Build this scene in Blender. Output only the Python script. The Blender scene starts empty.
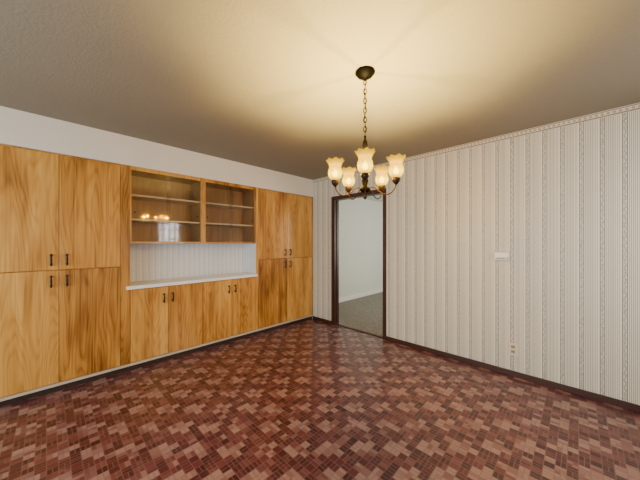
import bpy, bmesh, math, random
from mathutils import Vector, Matrix
random.seed(4)
PI = math.pi
SC = bpy.context.scene
COL = SC.collection

# ------------------------------------------------------------ node helper
class NT:
    def __init__(s, name):
        s.m = bpy.data.materials.new(name); s.m.use_nodes = True
        s.t = s.m.node_tree; s.n = s.t.nodes; s.l = s.t.links
        s.b = s.n['Principled BSDF']; s.out = s.n['Material Output']
    def put(s, sock, v):
        if isinstance(v, bpy.types.NodeSocket): s.l.new(v, sock)
        elif v is not None:
            if sock.type == 'RGBA' and len(v) == 3: v = (*v, 1)
            sock.default_value = v
    def M(s, op, a, b=None, c=None):
        n = s.n.new('ShaderNodeMath'); n.operation = op
        s.put(n.inputs[0], a); s.put(n.inputs[1], b); s.put(n.inputs[2], c)
        return n.outputs[0]
    def coord(s, kind='Object'):
        return s.n.new('ShaderNodeTexCoord').outputs[kind]
    def sep(s, v):
        n = s.n.new('ShaderNodeSeparateXYZ'); s.put(n.inputs[0], v); return n.outputs
    def comb(s, x, y, z=0.0):
        n = s.n.new('ShaderNodeCombineXYZ')
        s.put(n.inputs[0], x); s.put(n.inputs[1], y); s.put(n.inputs[2], z); return n.outputs[0]
    def noise(s, v, scale=5, detail=3, rough=.5, dist=0):
        n = s.n.new('ShaderNodeTexNoise'); s.put(n.inputs['Vector'], v)
        n.inputs['Scale'].default_value = scale; n.inputs['Detail'].default_value = detail
        n.inputs['Roughness'].default_value = rough; n.inputs['Distortion'].default_value = dist
        return n.outputs[0]
    def white(s, v):
        n = s.n.new('ShaderNodeTexWhiteNoise'); s.put(n.inputs[0], v); return n.outputs[0]
    def voro(s, v, scale):
        n = s.n.new('ShaderNodeTexVoronoi'); s.put(n.inputs['Vector'], v); n.inputs['Scale'].default_value = scale
        return n.outputs['Distance']
    def mix(s, f, a, b, mode='MIX'):
        n = s.n.new('ShaderNodeMix'); n.data_type = 'RGBA'; n.blend_type = mode
        s.put(n.inputs[0], f); s.put(n.inputs[6], a); s.put(n.inputs[7], b); return n.outputs[2]
    def ramp(s, f, stops, interp='LINEAR'):
        n = s.n.new('ShaderNodeValToRGB'); s.put(n.inputs[0], f); e = n.color_ramp.elements
        n.color_ramp.interpolation = interp
        while len(e) < len(stops): e.new(.5)
        for k, (p, c) in enumerate(stops): e[k].position = p
        for k, (p, c) in enumerate(stops): e[k].color = (*c, 1)
        return n.outputs[0]
    def bump(s, h, strength=.2, dist=.01):
        n = s.n.new('ShaderNodeBump'); n.inputs['Strength'].default_value = strength
        n.inputs['Distance'].default_value = dist; s.put(n.inputs['Height'], h)
        s.l.new(n.outputs[0], s.b.inputs['Normal'])
    def set(s, **k):
        for a, v in k.items(): s.put(s.b.inputs[a.replace('_', ' ')], v)
        return s.m

def plain(name, col, rough=.5, metal=0, var=.06, scale=30, bump=0, spec=.5):
    t = NT(name); n = t.noise(t.coord(), scale, 3)
    c = t.mix(n, tuple(x*(1-var) for x in col), tuple(min(1, x*(1+var)) for x in col))
    if bump: t.bump(n, bump, .004)
    return t.set(Base_Color=c, Roughness=rough, Metallic=metal, Specular_IOR_Level=spec)

def wood(name, light, mid, dark, rough=.24):
    t = NT(name); p = t.coord()
    rnd = t.n.new('ShaderNodeObjectInfo').outputs['Random']
    x, y, z = t.sep(p)[:3]
    off = t.M('MULTIPLY', rnd, 37.0)
    yy = t.M('ADD', t.M('ADD', y, t.M('MULTIPLY', x, .7)), off)
    zz = t.M('ADD', z, t.M('MULTIPLY', rnd, 11.0))
    # cathedral figure: slow field stretched along the grain, cut into rings
    f1 = t.noise(t.comb(t.M('MULTIPLY', yy, 4.6), t.M('MULTIPLY', zz, .50), off), 1.0, 2, .45, .13)
    rings = t.M('POWER', t.M('MULTIPLY_ADD', t.M('SINE', t.M('MULTIPLY', f1, 140.0)), .5, .5), 2.0)
    fine = t.noise(t.comb(t.M('MULTIPLY', yy, 190.0), t.M('MULTIPLY', zz, 2.0), off), 1.0, 3, .6)
    streak = t.noise(t.comb(t.M('MULTIPLY', yy, 40.0), t.M('MULTIPLY', zz, .5), t.M('ADD', off, 5.0)), 1.0, 4, .7, .11)
    broad = t.noise(t.comb(t.M('MULTIPLY', yy, 6.4), t.M('MULTIPLY', zz, .9), t.M('ADD', off, 9.0)), 1.0, 2, .5, .6)
    v = t.M('ADD', t.M('MULTIPLY', rings, .085), t.M('MULTIPLY', fine, .22))
    v = t.M('ADD', v, t.M('MULTIPLY', streak, .46))
    v = t.M('ADD', v, t.M('MULTIPLY', broad, .74))
    v = t.M('ADD', v, t.M('MULTIPLY', t.M('SUBTRACT', rnd, .5), .24))
    c = t.ramp(v, [(.52, light), (.76, mid), (1.02, dark)])
    t.bump(fine, .04, .002)
    return t.set(Base_Color=c, Roughness=rough)

def wallpaper(name, axis, P=.125, base=(.85, .84, .735), grey=(.085, .105, .12), s1=1.0):
    t = NT(name); s = t.sep(t.coord()); a = s[axis]; z = s[2]
    if axis == 1: a = t.M('SUBTRACT', a, s[0])
    q = t.M('DIVIDE', a, P); f = t.M('FRACT', t.M('ADD', q, 100.0))
    def band(c, w, ff=None):
        return t.M('LESS_THAN', t.M('ABSOLUTE', t.M('SUBTRACT', ff or f, c)), w)
    def mx(*v):
        r = v[0]
        for o in v[1:]: r = t.M('MAXIMUM', r, o)
        return r
    inb = band(.15, .10)
    vine = t.M('LESS_THAN', t.M('ABSOLUTE', t.M('SUBTRACT', t.M('SUBTRACT', f, .15),
               t.M('MULTIPLY', t.M('SINE', t.M('MULTIPLY', z, 2*PI/.06)), .035))), .018)
    vd = t.voro(t.comb(t.M('MULTIPLY', a, 1.0), z), 85)
    leaf = t.M('MULTIPLY', t.M('LESS_THAN', vd, .38), band(.15, .07))
    flor = mx(t.M('MULTIPLY', vine, .70), t.M('MULTIPLY', leaf, .68))
    edge = mx(band(.045, .022), band(.255, .022))
    pin = mx(*[band(c, .021) for c in (.345, .425, .505, .585, .665)])
    pin2 = mx(*[band(c, .019) for c in (.745, .825, .905)])
    k = mx(flor, t.M('MULTIPLY', edge, .90), t.M('MULTIPLY', pin, .60), t.M('MULTIPLY', pin2, .48), t.M('MULTIPLY', inb, .20))
    k = t.M('MULTIPLY', k, s1)
    n = t.noise(t.coord(), 9, 2)
    b = t.mix(n, tuple(v*.96 for v in base), base)
    return t.set(Base_Color=t.mix(k, b, grey), Roughness=.5)

def floor_mat():
    t = NT('brick_pattern_vinyl'); s = t.sep(t.coord()); B = .0508
    px = t.M('DIVIDE', t.M('ADD', s[0], 48.768), B); py = t.M('DIVIDE', t.M('ADD', s[1], 48.768), B)
    i = t.M('FLOOR', px); j = t.M('FLOOR', py); fx = t.M('FRACT', px); fy = t.M('FRACT', py)
    # a 6 x 6 block repeat: dark, red, middle, light
    V = {'D': 0.05, 'R': .34, 'M': .62, 'L': .93}
    tile = ('LLRMDR', 'LLLRRM', 'RLDDRR', 'DRRLLR', 'RMDLLL', 'MRRRLD')
    flat = [V[ch_] for row in tile for ch_ in row]
    u = t.M('ADD', t.M('FLOORED_MODULO', i, 6.0), t.M('MULTIPLY', t.M('FLOORED_MODULO', j, 6.0), 6.0))
    ca = t.ramp(t.M('DIVIDE', t.M('ADD', u, .5), 18.0), [(k/18, (v, v, v)) for k, v in enumerate(flat[:18])], 'CONSTANT')
    cb = t.ramp(t.M('DIVIDE', t.M('SUBTRACT', u, 17.5), 18.0), [(k/18, (v, v, v)) for k, v in enumerate(flat[18:])], 'CONSTANT')
    cls = t.sep(t.mix(t.M('GREATER_THAN', u, 17.5), ca, cb))[0]
    # each block is one square, two bricks or four small squares
    r = t.white(t.comb(t.M('FLOORED_MODULO', i, 12.0), t.M('FLOORED_MODULO', j, 12.0), 3.0))
    vert = t.M('GREATER_THAN', r, .60); hori = t.M('LESS_THAN', r, .40)
    four = t.M('MULTIPLY', t.M('GREATER_THAN', r, .82), 1.0)
    sx = vert; sy = t.M('MAXIMUM', hori, four)
    nx = t.M('ADD', 1.0, sx); ny = t.M('ADD', 1.0, sy)
    bx = t.M('MULTIPLY', fx, nx); by = t.M('MULTIPLY', fy, ny)
    w = t.white(t.comb(t.M('ADD', t.M('MULTIPLY', i, 2.0), t.M('FLOOR', bx)), t.M('ADD', t.M('MULTIPLY', j, 2.0), t.M('FLOOR', by)), 7.0))
    r0 = t.white(t.comb(i, j, 11.0))
    gx = t.M('FRACT', bx); gy = t.M('FRACT', by)
    def edge(g, n):
        d = t.M('MINIMUM', g, t.M('SUBTRACT', 1.0, g))
        return t.M('LESS_THAN', t.M('DIVIDE', d, n), .050)
    g = t.M('MAXIMUM', edge(gx, nx), edge(gy, ny))
    n = t.noise(t.coord(), 60, 4)
    cv = t.M('ADD', cls, t.M('MULTIPLY', t.M('SUBTRACT', w, .5), .46))
    cv = t.M('ADD', cv, t.M('MULTIPLY', t.M('SUBTRACT', r0, .5), .44))
    c = t.ramp(cv, [(0, (.043, .0068, .0105)), (.34, (.106, .017, .022)), (.66, (.172, .056, .058)), (.85, (.255, .134, .126)), (1, (.335, .205, .190))])
    c = t.mix(t.M('MULTIPLY', n, .18), c, (.078, .024, .027))
    lt = t.M('GREATER_THAN', cls, .6)
    c = t.mix(t.M('MULTIPLY', g, .70), c, t.mix(lt, (.18, .095, .092), (.205, .108, .103)))
    t.bump(t.M('SUBTRACT', 1.0, g), .06, .002)
    return t.set(Base_Color=c, Roughness=.33, Coat_Weight=.28, Coat_Roughness=.28)

def ceiling_mat():
    t = NT('textured_ceiling_paint'); n = t.noise(t.coord(), 70, 4, .6)
    t.bump(n, .5, .007)
    return t.set(Base_Color=t.mix(n, (.232, .210, .163), (.286, .258, .200)), Roughness=.85)

def glass_mat():
    t = NT('cabinet_glass')
    tr = t.n.new('ShaderNodeBsdfTransparent'); tr.inputs[0].default_value = (.93, .93, .91, 1)
    gl = t.n.new('ShaderNodeBsdfGlossy'); gl.inputs['Roughness'].default_value = .05
    fr = t.n.new('ShaderNodeFresnel'); fr.inputs[0].default_value = 1.5
    f = t.M('MULTIPLY', fr.outputs[0], .6)
    mx = t.n.new('ShaderNodeMixShader'); t.l.new(f, mx.inputs[0]); t.l.new(tr.outputs[0], mx.inputs[1]); t.l.new(gl.outputs[0], mx.inputs[2])
    t.l.new(mx.outputs[0], t.out.inputs[0]); return t.m

def shade_mat():
    t = NT('amber_shade_glass'); z = t.sep(t.coord())[2]
    tl = t.n.new('ShaderNodeBsdfTranslucent'); tl.inputs[0].default_value = (.005, .0034, .0002, 1)
    tr = t.n.new('ShaderNodeBsdfTransparent'); tr.inputs[0].default_value = (1, .80, .20, 1)
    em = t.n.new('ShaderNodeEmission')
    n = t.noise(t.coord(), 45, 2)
    g = t.ramp(t.M('MULTIPLY', z, 8.0), [(0, (.9, .50, .006)), (.26, (2.4, 1.75, .045)), (.40, (1.7, 1.18, .025)), (.60, (.75, .50, .010)), (1, (.36, .26, .014))])  # light through the glass put in as glow, brightest at bulb height
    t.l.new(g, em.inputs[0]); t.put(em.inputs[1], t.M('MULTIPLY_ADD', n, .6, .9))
    gl = t.n.new('ShaderNodeBsdfGlossy'); gl.inputs['Roughness'].default_value = .1
    m1 = t.n.new('ShaderNodeMixShader'); m1.inputs[0].default_value = .46
    t.l.new(tl.outputs[0], m1.inputs[1]); t.l.new(tr.outputs[0], m1.inputs[2])
    m2 = t.n.new('ShaderNodeMixShader'); m2.inputs[0].default_value = .006
    t.l.new(m1.outputs[0], m2.inputs[1]); t.l.new(gl.outputs[0], m2.inputs[2])
    ad = t.n.new('ShaderNodeAddShader'); t.l.new(m2.outputs[0], ad.inputs[0]); t.l.new(em.outputs[0], ad.inputs[1])
    t.l.new(ad.outputs[0], t.out.inputs[0]); return t.m

MW = wood('honey_veneer', (.74, .412, .098), (.52, .242, .046), (.17, .057, .011))
MWI = wood('interior_veneer', (.53, .34, .165), (.42, .245, .105), (.29, .14, .05), .5)
MSH = plain('shelf_edge_wood', (.80, .67, .48), .4)
MWP = wallpaper('striped_wallpaper', 0)
MWN = wallpaper('niche_wallpaper', 1, .065, (.91, .955, 1.0), (.13, .20, .30), .75)  # same paper as the wall, with cool daylight brightness put into its colours
MFL = floor_mat(); MCE = ceiling_mat(); MGL = glass_mat(); MSD = shade_mat()
MSO = plain('soffit_paint', (.77, .745, .675), .7, var=.02)
MPW = plain('plain_wall_paint', (.68, .69, .64), .75, var=.02)
MHW = plain('hall_wall_paint', (.79, .79, .69), .75, var=.02)
MDK = plain('dark_brown_trim', (.050, .019, .012), .4, var=.2)
MTK = plain('dark_toe_kick', (.030, .016, .013), .5, var=.2)
MRL = plain('pale_rail', (.55, .47, .37), .5)
MCT = plain('white_laminate', (.92, .92, .92), .3, var=.02)
MBZ = plain('dark_bronze', (.0020, .0014, .0010), .5, 0, var=.2, spec=.05)
MBA = plain('bronze_arms', (.030, .017, .008), .4, .3, var=.2, spec=.3)
MHD = plain('black_iron', (.012, .010, .009), .45, 0, var=.2, spec=.3)
MWH = plain('white_plastic', (.88, .88, .84), .35, var=.02)
MIV = plain('ivory_plastic', (.74, .68, .52), .4, var=.02)
MGY = plain('grey_plastic', (.34, .32, .28), .4, var=.02)
MSL = plain('black_slot', (.02, .02, .02), .6)
MCP = plain('grey_carpet', (.27, .246, .205), .95, var=.95, scale=42, bump=.8)
MBW = plain('white_baseboard', (.92, .92, .88), .5, var=.02)
def bulb_mat():
    t = NT('glowing_bulb'); em = t.n.new('ShaderNodeEmission'); n = t.noise(t.coord(), 3)
    t.l.new(t.mix(n, (1, .84, .40), (1, .90, .50)), em.inputs[0]); em.inputs[1].default_value = 30
    t.l.new(em.outputs[0], t.out.inputs[0]); return t.m
MBU = bulb_mat()

# ------------------------------------------------------------ mesh helpers
def box(bm, x0, x1, y0, y1, z0, z1, bev=0):
    r = bmesh.ops.create_cube(bm, size=1, matrix=Matrix.Translation(((x0+x1)/2, (y0+y1)/2, (z0+z1)/2)) @ Matrix.Diagonal((x1-x0, y1-y0, z1-z0, 1)))
    if bev:
        es = set(e for v in r['verts'] for e in v.link_edges)
        bmesh.ops.bevel(bm, geom=list(es), offset=bev, segments=2, affect='EDGES', profile=.5)
def tube(bm, pts, rad, seg=10, closed=False):
    pts = [Vector(p) for p in pts]; n = len(pts); rings = []
    if not hasattr(rad, '__len__'): rad = [rad]*n
    up = None
    for k, p in enumerate(pts):
        a = pts[(k-1) % n] if (closed or k) else p; b = pts[(k+1) % n] if (closed or k < n-1) else p
        d = (b-a).normalized()
        if up is None:
            up = d.orthogonal().normalized()
        up = (up - d*up.dot(d)).normalized(); w = d.cross(up)
        rings.append([bm.verts.new(p + (up*math.cos(2*PI*s/seg) + w*math.sin(2*PI*s/seg))*rad[k]) for s in range(seg)])
    for k in range(n if closed else n-1):
        A = rings[k]; Bq = rings[(k+1) % n]
        for s in range(seg):
            bm.faces.new((A[s], A[(s+1) % seg], Bq[(s+1) % seg], Bq[s]))
    if not closed:
        bm.faces.new(rings[0][::-1]); bm.faces.new(rings[-1])
def lathe(bm, prof, c=(0, 0, 0), seg=24, ruffle=None, cap=True):
    rings = []
    for r, z in prof:
        ring = []
        for s in range(seg):
            a = 2*PI*s/seg; rr, zz = r, z
            if ruffle: rr, zz = ruffle(a, r, z)
            ring.append(bm.verts.new((c[0]+rr*math.cos(a), c[1]+rr*math.sin(a), c[2]+zz)))
        rings.append(ring)
    for A, Bq in zip(rings, rings[1:]):
        for s in range(seg): bm.faces.new((A[s], A[(s+1) % seg], Bq[(s+1) % seg], Bq[s]))
    if cap:
        bm.faces.new(rings[0][::-1]); bm.faces.new(rings[-1])
def obj(name, bm, mat, parent=None, smooth=False, origin=None):
    """geometry is given in world coordinates; origin defaults to the parent's"""
    me = bpy.data.meshes.new(name)
    bmesh.ops.recalc_face_normals(bm, faces=bm.faces)
    org = Vector(origin) if origin is not None else Vector((0, 0, 0))
    base = Vector(parent['_w']) if parent is not None else Vector((0, 0, 0))
    if origin is None: org = base
    bmesh.ops.translate(bm, verts=bm.verts, vec=-org)
    bm.to_mesh(me); bm.free()
    if smooth:
        for p in me.polygons: p.use_smooth = True
    me.materials.append(mat)
    o = bpy.data.objects.new(name, me); COL.objects.link(o)
    o['_w'] = tuple(org)
    if parent is not None: o.parent = parent
    o.location = org - base
    return o
def thing(name, label, cat, loc, group=None):
    o = bpy.data.objects.new(name, None); COL.objects.link(o); o.location = loc; o.empty_display_size = .1
    o['label'] = label; o['category'] = cat; o['_w'] = tuple(loc)
    if group: o['group'] = group
    return o
def struct(name, bm, mat, label=None):
    o = obj(name, bm, mat); o['kind'] = 'structure'
    if label: o['label'] = label
    return o
def B(*boxes, bev=0):
    bm = bmesh.new()
    for b in boxes: box(bm, *b, bev=bev)
    return bm

# ------------------------------------------------------------ the room
XL, XW, YB, XR, YF, H = -3.343, -3.83, 3.262, 1.30, -1.90, 2.44
DX0, DX1, DZ = -2.86, -1.935, 2.05
CW = .038
struct('floor', B((XW, XR, YF, YB+.05, -.1, 0)), MFL)
struct('floor_hall', B((XW, -.9, YB+.05, 7.6, -.1, .006)), MCP)
struct('ceiling', B((XW, XR, YF, YB+.1, H, H+.1)), MCE)
struct('ceiling_hall', B((XW, -.9, YB+.1, 7.6, H, H+.1)), MPW)
struct('wall_back', B((XW, DX0, YB, YB+.1, 0, H), (DX1, XR, YB, YB+.1, 0, H), (DX0, DX1, YB, YB+.1, DZ, H)), MWP)
struct('wall_left', B((XW-.1, XW, YF, YB+.1, 0, H), (XW, XL, YF, -.445, 0, H)), MPW)
struct('wall_soffit', B((XW, XL, -.445, YB, 2.14, H)), MSO)
struct('wall_hall_left', B((XW-.1, XW, YB+.1, 7.6, 0, H)), MHW)
struct('wall_hall_far', B((XW, -.9, 7.6, 7.7, 0, H)), MHW)
struct('wall_hall_right', B((-.9, -.8, YB+.1, 7.6, 0, H)), MHW)
# right wall with its window; front wall with a window added for fill light
RY0, RY1, RZ0, RZ1 = 2.05, 2.65, .95, 1.95
struct('wall_right', B((XR, XR+.1, YF, RY0, 0, H), (XR, XR+.1, RY1, YB+.1, 0, H), (XR, XR+.1, RY0, RY1, 0, RZ0), (XR, XR+.1, RY0, RY1, RZ1, H)), MPW)
FX0, FX1, FZ0, FZ1 = -2.7, .7, .35, 2.1
struct('wall_front', B((XW, FX0, YF-.1, YF, 0, H), (FX1, XR+.1, YF-.1, YF, 0, H), (FX0, FX1, YF-.1, YF, 0, FZ0), (FX0, FX1, YF-.1, YF, FZ1, H)), MPW)
def frame(a0, a1, z0, z1, plane, axis, w=.05, d0=-.02, d1=.06, bars=1):
    bm = bmesh.new(); q = [(a0, a0+w, z0, z1), (a1-w, a1, z0, z1), (a0, a1, z0, z0+w), (a0, a1, z1-w, z1)]
    for k in range(bars):
        m = a0+(a1-a0)*(k+1)/(bars+1); q.append((m-.014, m+.014, z0, z1))
        m = z0+(z1-z0)*(k+1)/(bars+1); q.append((a0, a1, m-.014, m+.014))
    for (p0, p1, q0, q1) in q:
        if axis == 'y': box(bm, plane+d0, plane+d1, p0, p1, q0, q1)
        else: box(bm, p0, p1, plane-d1, plane-d0, q0, q1)
    return bm
struct('window_1', frame(RY0, RY1, RZ0, RZ1, XR, 'y', bars=3), MBW)  # extra bars added to break up its reflection in the cabinet glass
struct('window_added', frame(FX0, FX1, FZ0, FZ1, YF, 'x'), MBW)  # unseen window, added to carry the fill light
# baseboards and trim
struct('baseboard_back', B((XL, DX0-CW, YB-.014, YB, 0, .056), (DX1+CW, XR, YB-.014, YB, 0, .056), bev=.003), MDK)
struct('baseboard_hall', B((XW, XW+.014, YB+.1, 7.6, .006, .10), bev=.003), MBW)
dbm = B((DX0-CW, DX0, YB-.016, YB, 0, DZ+CW), (DX1, DX1+CW, YB-.016, YB, 0, DZ+CW), (DX0, DX1, YB-.016, YB, DZ, DZ+CW),
        (DX0, DX0+.018, YB-.004, YB+.108, 0, DZ), (DX1-.018, DX1, YB-.004, YB+.108, 0, DZ), (DX0, DX1, YB-.004, YB+.108, DZ-.018, DZ),
        (DX0+.018, DX0+.030, YB+.045, YB+.075, 0, DZ-.018), (DX1-.022, DX1-.018, YB+.045, YB+.075, 0, DZ-.018))
struct('door_1', dbm, MDK, 'dark brown cased doorway opening to a carpeted room')
struct('trim_2', B((DX0+.018, DX1-.018, YB+.02, YB+.07, 0, .012), bev=.003), MDK)
# narrow papered border strip at the top of the papered wall
def border_mat():
    t = NT('narrow_border'); s = t.sep(t.coord()); d = t.M('SUBTRACT', H, s[2])
    f = t.M('FRACT', t.M('DIVIDE', t.M('SUBTRACT', s[0], XL), .034))
    r = t.M('SQRT', t.M('ADD', t.M('POWER', t.M('MULTIPLY', t.M('SUBTRACT', f, .5), .034), 2.0), t.M('POWER', t.M('SUBTRACT', d, .027), 2.0)))
    dot = t.M('LESS_THAN', r, .010)
    line = t.M('MAXIMUM', t.M('LESS_THAN', t.M('ABSOLUTE', t.M('SUBTRACT', d, .009)), .004), t.M('LESS_THAN', t.M('ABSOLUTE', t.M('SUBTRACT', d, .046)), .005))
    k = t.M('MAXIMUM', t.M('MULTIPLY', dot, .55), t.M('MULTIPLY', line, .80))
    return t.set(Base_Color=t.mix(k, (.74, .69, .57), (.12, .10, .08)), Roughness=.6)
struct('trim_1', B((XL, XR, YB-.008, YB, H-.052, H)), border_mat())
struct('wall_niche', B((-3.83, -3.70, .609, 2.110, .886, 1.328), (-3.70, XL-.004, 2.107, 2.1115, .886, 1.328)), MWN)

# ------------------------------------------------------------ cabinets
FR = XL            # door face plane
CF = XL-.021       # carcass front
def handle(bm, y, z, L=.105):
    x = FR
    for s in (-1, 1):
        lz = z+s*L*.36
        tube(bm, [(x, y, lz), (x+.004, y, lz), (x+.005, y, lz), (x+.026, y, lz)], [.010, .010, .0055, .005], 10)
    pts, rad = [], []
    for k in range(13):
        u = -1+2*k/12
        pts.append((x+.026+.006*(1-u*u), y, z+u*L/2)); rad.append(.0045+.0035*(1-abs(u))+(.003 if abs(abs(u)-1) < .1 else 0))
    tube(bm, pts, rad, 10)
def door(par, y0, y1, z0, z1, hy, hz, mat=MW):
    d = obj('door', B((CF, FR, y0, y1, z0, z1), bev=.0025), mat, par)
    bm = bmesh.new(); handle(bm, hy, hz)
    obj('handle', bm, MHD, d, True)
    return d
def base_parts(par, y0, y1):
    obj('toe_kick', B((CF-.06, CF-.004, y0, y1, 0, .052)), MTK, par)
    obj('bottom_rail', B((CF-.06, FR-.003, y0, y1, .052, .078), bev=.002), MRL, par)
def tall(label, y0, y1, d0, seam, d1):
    t = thing('tall_cabinet', label, 'cabinet', ((XW+CF)/2, (y0+y1)/2, 0), 'tall cabinets built into the left wall')
    obj('body', B((XW, CF, y0, y1, .078, 2.139)), MW, t)
    base_parts(t, y0, y1)
    for a, b in ((y0, d0-.003), (d1+.003, y1)):
        if b-a > .01: obj('stile', B((CF, FR-.001, a, b, .078, 2.139), bev=.001), MW, t)
    for z0, z1, hz in ((1.096, 2.125, 1.185), (.085, 1.088, .995)):
        door(t, d0, seam-.002, z0, z1, seam-.050, hz)
        door(t, seam+.002, d1, z0, z1, seam+.052, hz)
    return t
tall('tall honey-brown wooden cabinet with four doors at the near left, left of the niche', -.443, .607, -.40, .079, .522)
tall('tall honey-brown wooden cabinet in the far corner beside the papered wall and doorway', 2.112, YB-.002, 2.150, 2.688, 3.235)
def low(label, y0, y1, seam):
    t = thing('base_cabinet', label, 'cabinet', ((XW+CF)/2, (y0+y1)/2, 0), 'low cabinets under the white counter')
    obj('body', B((XW, CF, y0+.001, y1-.001, .078, .849)), MW, t)
    base_parts(t, y0, y1)
    door(t, y0+.004, seam-.002, .085, .842, seam-.045, .72)
    door(t, seam+.002, y1-.004, .085, .842, seam+.045, .72)
low('low two-door wooden cabinet under the counter, next to the near tall cabinet', .607, 1.355, .965)
low('low two-door wooden cabinet under the counter, next to the far corner tall cabinet', 1.355, 2.112, 1.738)
ct = obj('countertop', B((-3.70, FR, .609, 2.106, .85, .885), (FR, FR+.018, .572, 2.128, .85, .886), bev=.003), MCT)
ct['label'] = 'white laminate countertop in the niche between the tall cabinets'; ct['category'] = 'countertop'
def display(label, y0, y1, yl, yr):
    t = thing('display_cabinet', label, 'cabinet', (-3.52, (y0+y1)/2, 1.33), 'glass-fronted wall cabinets over the counter')
    xb = -3.70
    obj('body', B((xb, CF, y0, yl, 1.33, 2.139), (xb, CF, yr, y1, 1.33, 2.139), (xb, CF, yl, yr, 1.33, 1.350), (xb, CF, yl, yr, 2.11, 2.139), (xb-.012, xb, y0, y1, 1.33, 2.139)), MWI, t)
    obj('face_frame', B((CF, FR, y0, yl, 1.33, 2.139), (CF, FR, yr, y1, 1.33, 2.139), (CF, FR, yl, yr, 2.098, 2.139), (CF, FR, yl, yr, 1.33, 1.342)), MW, t)
    for z in (1.585, 1.845):
        obj('shelf', B((xb, CF-.03, yl, yr, z-.009, z+.009), bev=.002), MSH, t)
    m = (yl+yr)/2
    for (a, b, x, hy) in ((yl, m+.02, CF-.009, yl+.035), (m-.02, yr, CF-.018, yr-.035)):
        g = obj('glass_door', B((x-.002, x+.002, a+.001, b-.001, 1.351, 2.097)), MGL, t)
        bm = bmesh.new(); tube(bm, [(x+.002, hy, 1.66), (x+.004, hy, 1.66)], [.009, .008], 14)
        obj('finger_pull', bm, MHD, g, True)
display('glass-fronted wooden wall cabinet with shelves, beside the near tall cabinet', .608, 1.361, .617, 1.335)
display('glass-fronted wooden wall cabinet with shelves, beside the far corner tall cabinet', 1.361, 2.111, 1.387, 2.098)

# ------------------------------------------------------------ chandelier
cx, cy = -.99, 1.436
ch = thing('chandelier', 'dark bronze five-arm chandelier with amber tulip glass shades hanging from ceiling', 'chandelier', (cx, cy, 1.61))
def L(name, prof, mat, par, c=(cx, cy, 0), seg=24, **k):
    bm = bmesh.new(); lathe(bm, prof, c, seg, **k); return obj(name, bm, mat, par, True)
L('canopy', [(.062, 2.44), (.064, 2.432), (.058, 2.425), (.050, 2.415), (.030, 2.402), (.014, 2.396), (.009, 2.385), (.004, 2.382)], MBZ, ch, seg=32)
def link_bm(z, rot, h=.019, w=.010, r=.0026):
    bm = bmesh.new(); pts = []
    for k in range(16):
        a = 2*PI*k/16; d = w*math.cos(a)
        pts.append((cx+d*math.cos(rot), cy+d*math.sin(rot), z+h*math.sin(a)))
    tube(bm, pts, r, 7, True); return bm
for k in range(12):
    obj('chain_link', link_bm(2.374-.0305*k, .6+(PI/2)*(k % 2)), MBZ, ch, True)
bm = bmesh.new(); tube(bm, [(cx+.004*math.sin(k*1.6), cy+.004*math.cos(k*1.6), 2.39-.0375*k) for k in range(11)], .0022, 6); obj('cord', bm, MBZ, ch, True)
L('column', [(.003, 2.030), (.009, 2.022), (.006, 2.010), (.008, 2.0), (.015, 1.985), (.018, 1.965), (.010, 1.94), (.007, 1.92), (.007, 1.80), (.012, 1.785), (.020, 1.76), (.022, 1.735), (.015, 1.71), (.014, 1.70), (.031, 1.69), (.033, 1.675), (.024, 1.66)], MBZ, ch)
L('finial', [(.022, 1.660), (.012, 1.650), (.009, 1.643), (.013, 1.634), (.010, 1.624), (.003, 1.615)], MBA, ch)
th0 = math.atan2(-1.436, .99)
R = .197
def ruffle(a, r, z):
    k = max(0, (z-.080)/.040)
    return r*(1+.012*math.cos(16*a)+.05*k*math.cos(8*a)), z + .004*k*math.cos(8*a)
for q in range(5):
    th = th0+q*2*PI/5; ux, uy = math.cos(th), math.sin(th)
    ctrl = [(.022, 1.682), (.042, 1.690), (.066, 1.683), (.090, 1.660), (.115, 1.642), (.143, 1.635), (.170, 1.645), (.190, 1.670), (R, 1.698)]
    pts = []
    for (a, b) in zip(ctrl, ctrl[1:]):
        for s in range(3): pts.append((a[0]+(b[0]-a[0])*s/3, a[1]+(b[1]-a[1])*s/3))
    pts.append(ctrl[-1])
    bm = bmesh.new(); tube(bm, [(cx+ux*r, cy+uy*r, z) for r, z in pts], .0036, 9)
    arm = obj('arm', bm, MBA, ch, True)
    px, py = cx+ux*R, cy+uy*R
    L('cup', [(.007, 1.692), (.012, 1.698), (.019, 1.706), (.024, 1.716), (.025, 1.729), (.022, 1.734), (.019, 1.730)], MBA, arm, (px, py, 0))
    L('socket', [(.012, 1.72), (.013, 1.752)], MWH, arm, (px, py, 0), 16)
    bm = bmesh.new()
    outer = [(.020, 0), (.033, .008), (.042, .024), (.045, .042), (.043, .060), (.038, .074), (.038, .086), (.044, .102), (.058, .122)]
    inner = [(r-.003, z+(.003 if i == 0 else 0)) for i, (r, z) in enumerate(outer)][::-1]
    lathe(bm, outer+inner, (px, py, 1.736), 64, ruffle, cap=False)
    sh = obj('lamp_shade', bm, MSD, ch, True, origin=(px, py, 1.736))
    L('bulb', [(.010, 1.750), (.012, 1.757), (.016, 1.768), (.015, 1.780), (.009, 1.792), (.002, 1.800)], MBU, sh, (px, py, 0), 16)
    ld = bpy.data.lights.new('chandelier_light', 'POINT'); ld.energy = 58.0; ld.color = (1, .69, .18); ld.shadow_soft_size = .008
    lo = bpy.data.objects.new('chandelier_light', ld); COL.objects.link(lo); lo.location = (px, py, 1.825)

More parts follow.
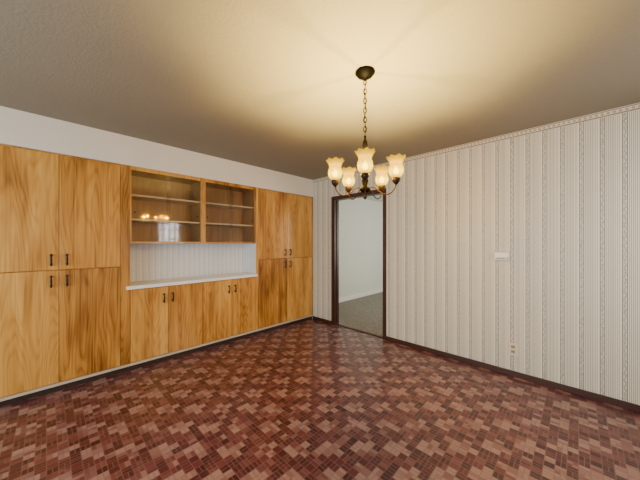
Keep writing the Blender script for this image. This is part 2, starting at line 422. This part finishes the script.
# ------------------------------------------------------------ wall plates
sw = thing('wall_thermostat', 'small white horizontal control box on the striped wallpaper above the outlet', 'thermostat', (-.56, YB, 1.2))
obj('base', B((-.630, -.495, YB-.006, YB, 1.153, 1.243), bev=.002), MGY, sw)
obj('cover', B((-.626, -.499, YB-.030, YB-.006, 1.158, 1.239), bev=.005), MWH, sw)
obj('scale_strip', B((-.614, -.530, YB-.031, YB-.030, 1.168, 1.184)), MGY, sw)
obj('lever', B((-.520, -.508, YB-.037, YB-.030, 1.166, 1.192), bev=.002), MGY, sw)
ou = thing('wall_outlet', 'ivory electrical outlet low on the striped wallpaper near the floor', 'outlet', (-.4715, YB, .27))
obj('plate', B((-.511, -.432, YB-.006, YB, .210, .330), bev=.0025), MIV, ou)
for s in (-1, 1):
    bm = bmesh.new(); zc = .27+s*.024
    box(bm, -.4885, -.4545, YB-.0085, YB-.006, zc-.015, zc+.015, bev=.001)
    rc = obj('receptacle', bm, MGY, ou)
    obj('slots', B((-.481, -.476, YB-.009, YB-.0085, zc-.006, zc+.008), (-.467, -.462, YB-.009, YB-.0085, zc-.006, zc+.008)), MSL, rc)

# ------------------------------------------------------------ light
def area(name, loc, rot, sx, sy, e, col=(1, 1, 1)):
    l = bpy.data.lights.new(name, 'AREA'); l.shape = 'RECTANGLE'; l.size = sx; l.size_y = sy; l.energy = e; l.color = col
    o = bpy.data.objects.new(name, l); COL.objects.link(o); o.location = loc; o.rotation_euler = rot
area('front_fill_light', ((FX0+FX1)/2, YF-.08, (FZ0+FZ1)/2), (PI/2, 0, 0), FX1-FX0, FZ1-FZ0, 118, (.89, .975, 1))  # soft fill from behind the camera, set in the added front opening
area('right_window_light', (XR+.08, (RY0+RY1)/2, (RZ0+RZ1)/2), (PI/2, 0, PI/2), RY1-RY0, RZ1-RZ0, 44, (.94, .98, 1))
area('hall_fill_light', (-1.0, 5.6, 1.45), (PI/2, 0, PI/2), 1.6, 1.2, 43, (1, 1, .96))  # unseen fill added to brighten the hall
w = bpy.data.worlds.new('World'); SC.world = w; w.use_nodes = True
w.node_tree.nodes['Background'].inputs[0].default_value = (.85, .92, 1, 1)
w.node_tree.nodes['Background'].inputs[1].default_value = .5

# ------------------------------------------------------------ camera
cd = bpy.data.cameras.new('camera'); cam = bpy.data.objects.new('camera', cd); COL.objects.link(cam)
cd.sensor_width = 36; cd.lens = 266/640*36; cd.shift_y = 3/640; cd.clip_start = .02
cam.location = (0, 0, 1.334); cam.rotation_euler = (PI/2, 0, math.radians(44.2))
SC.camera = cam
for o in bpy.data.objects:
    if '_w' in o: del o['_w']
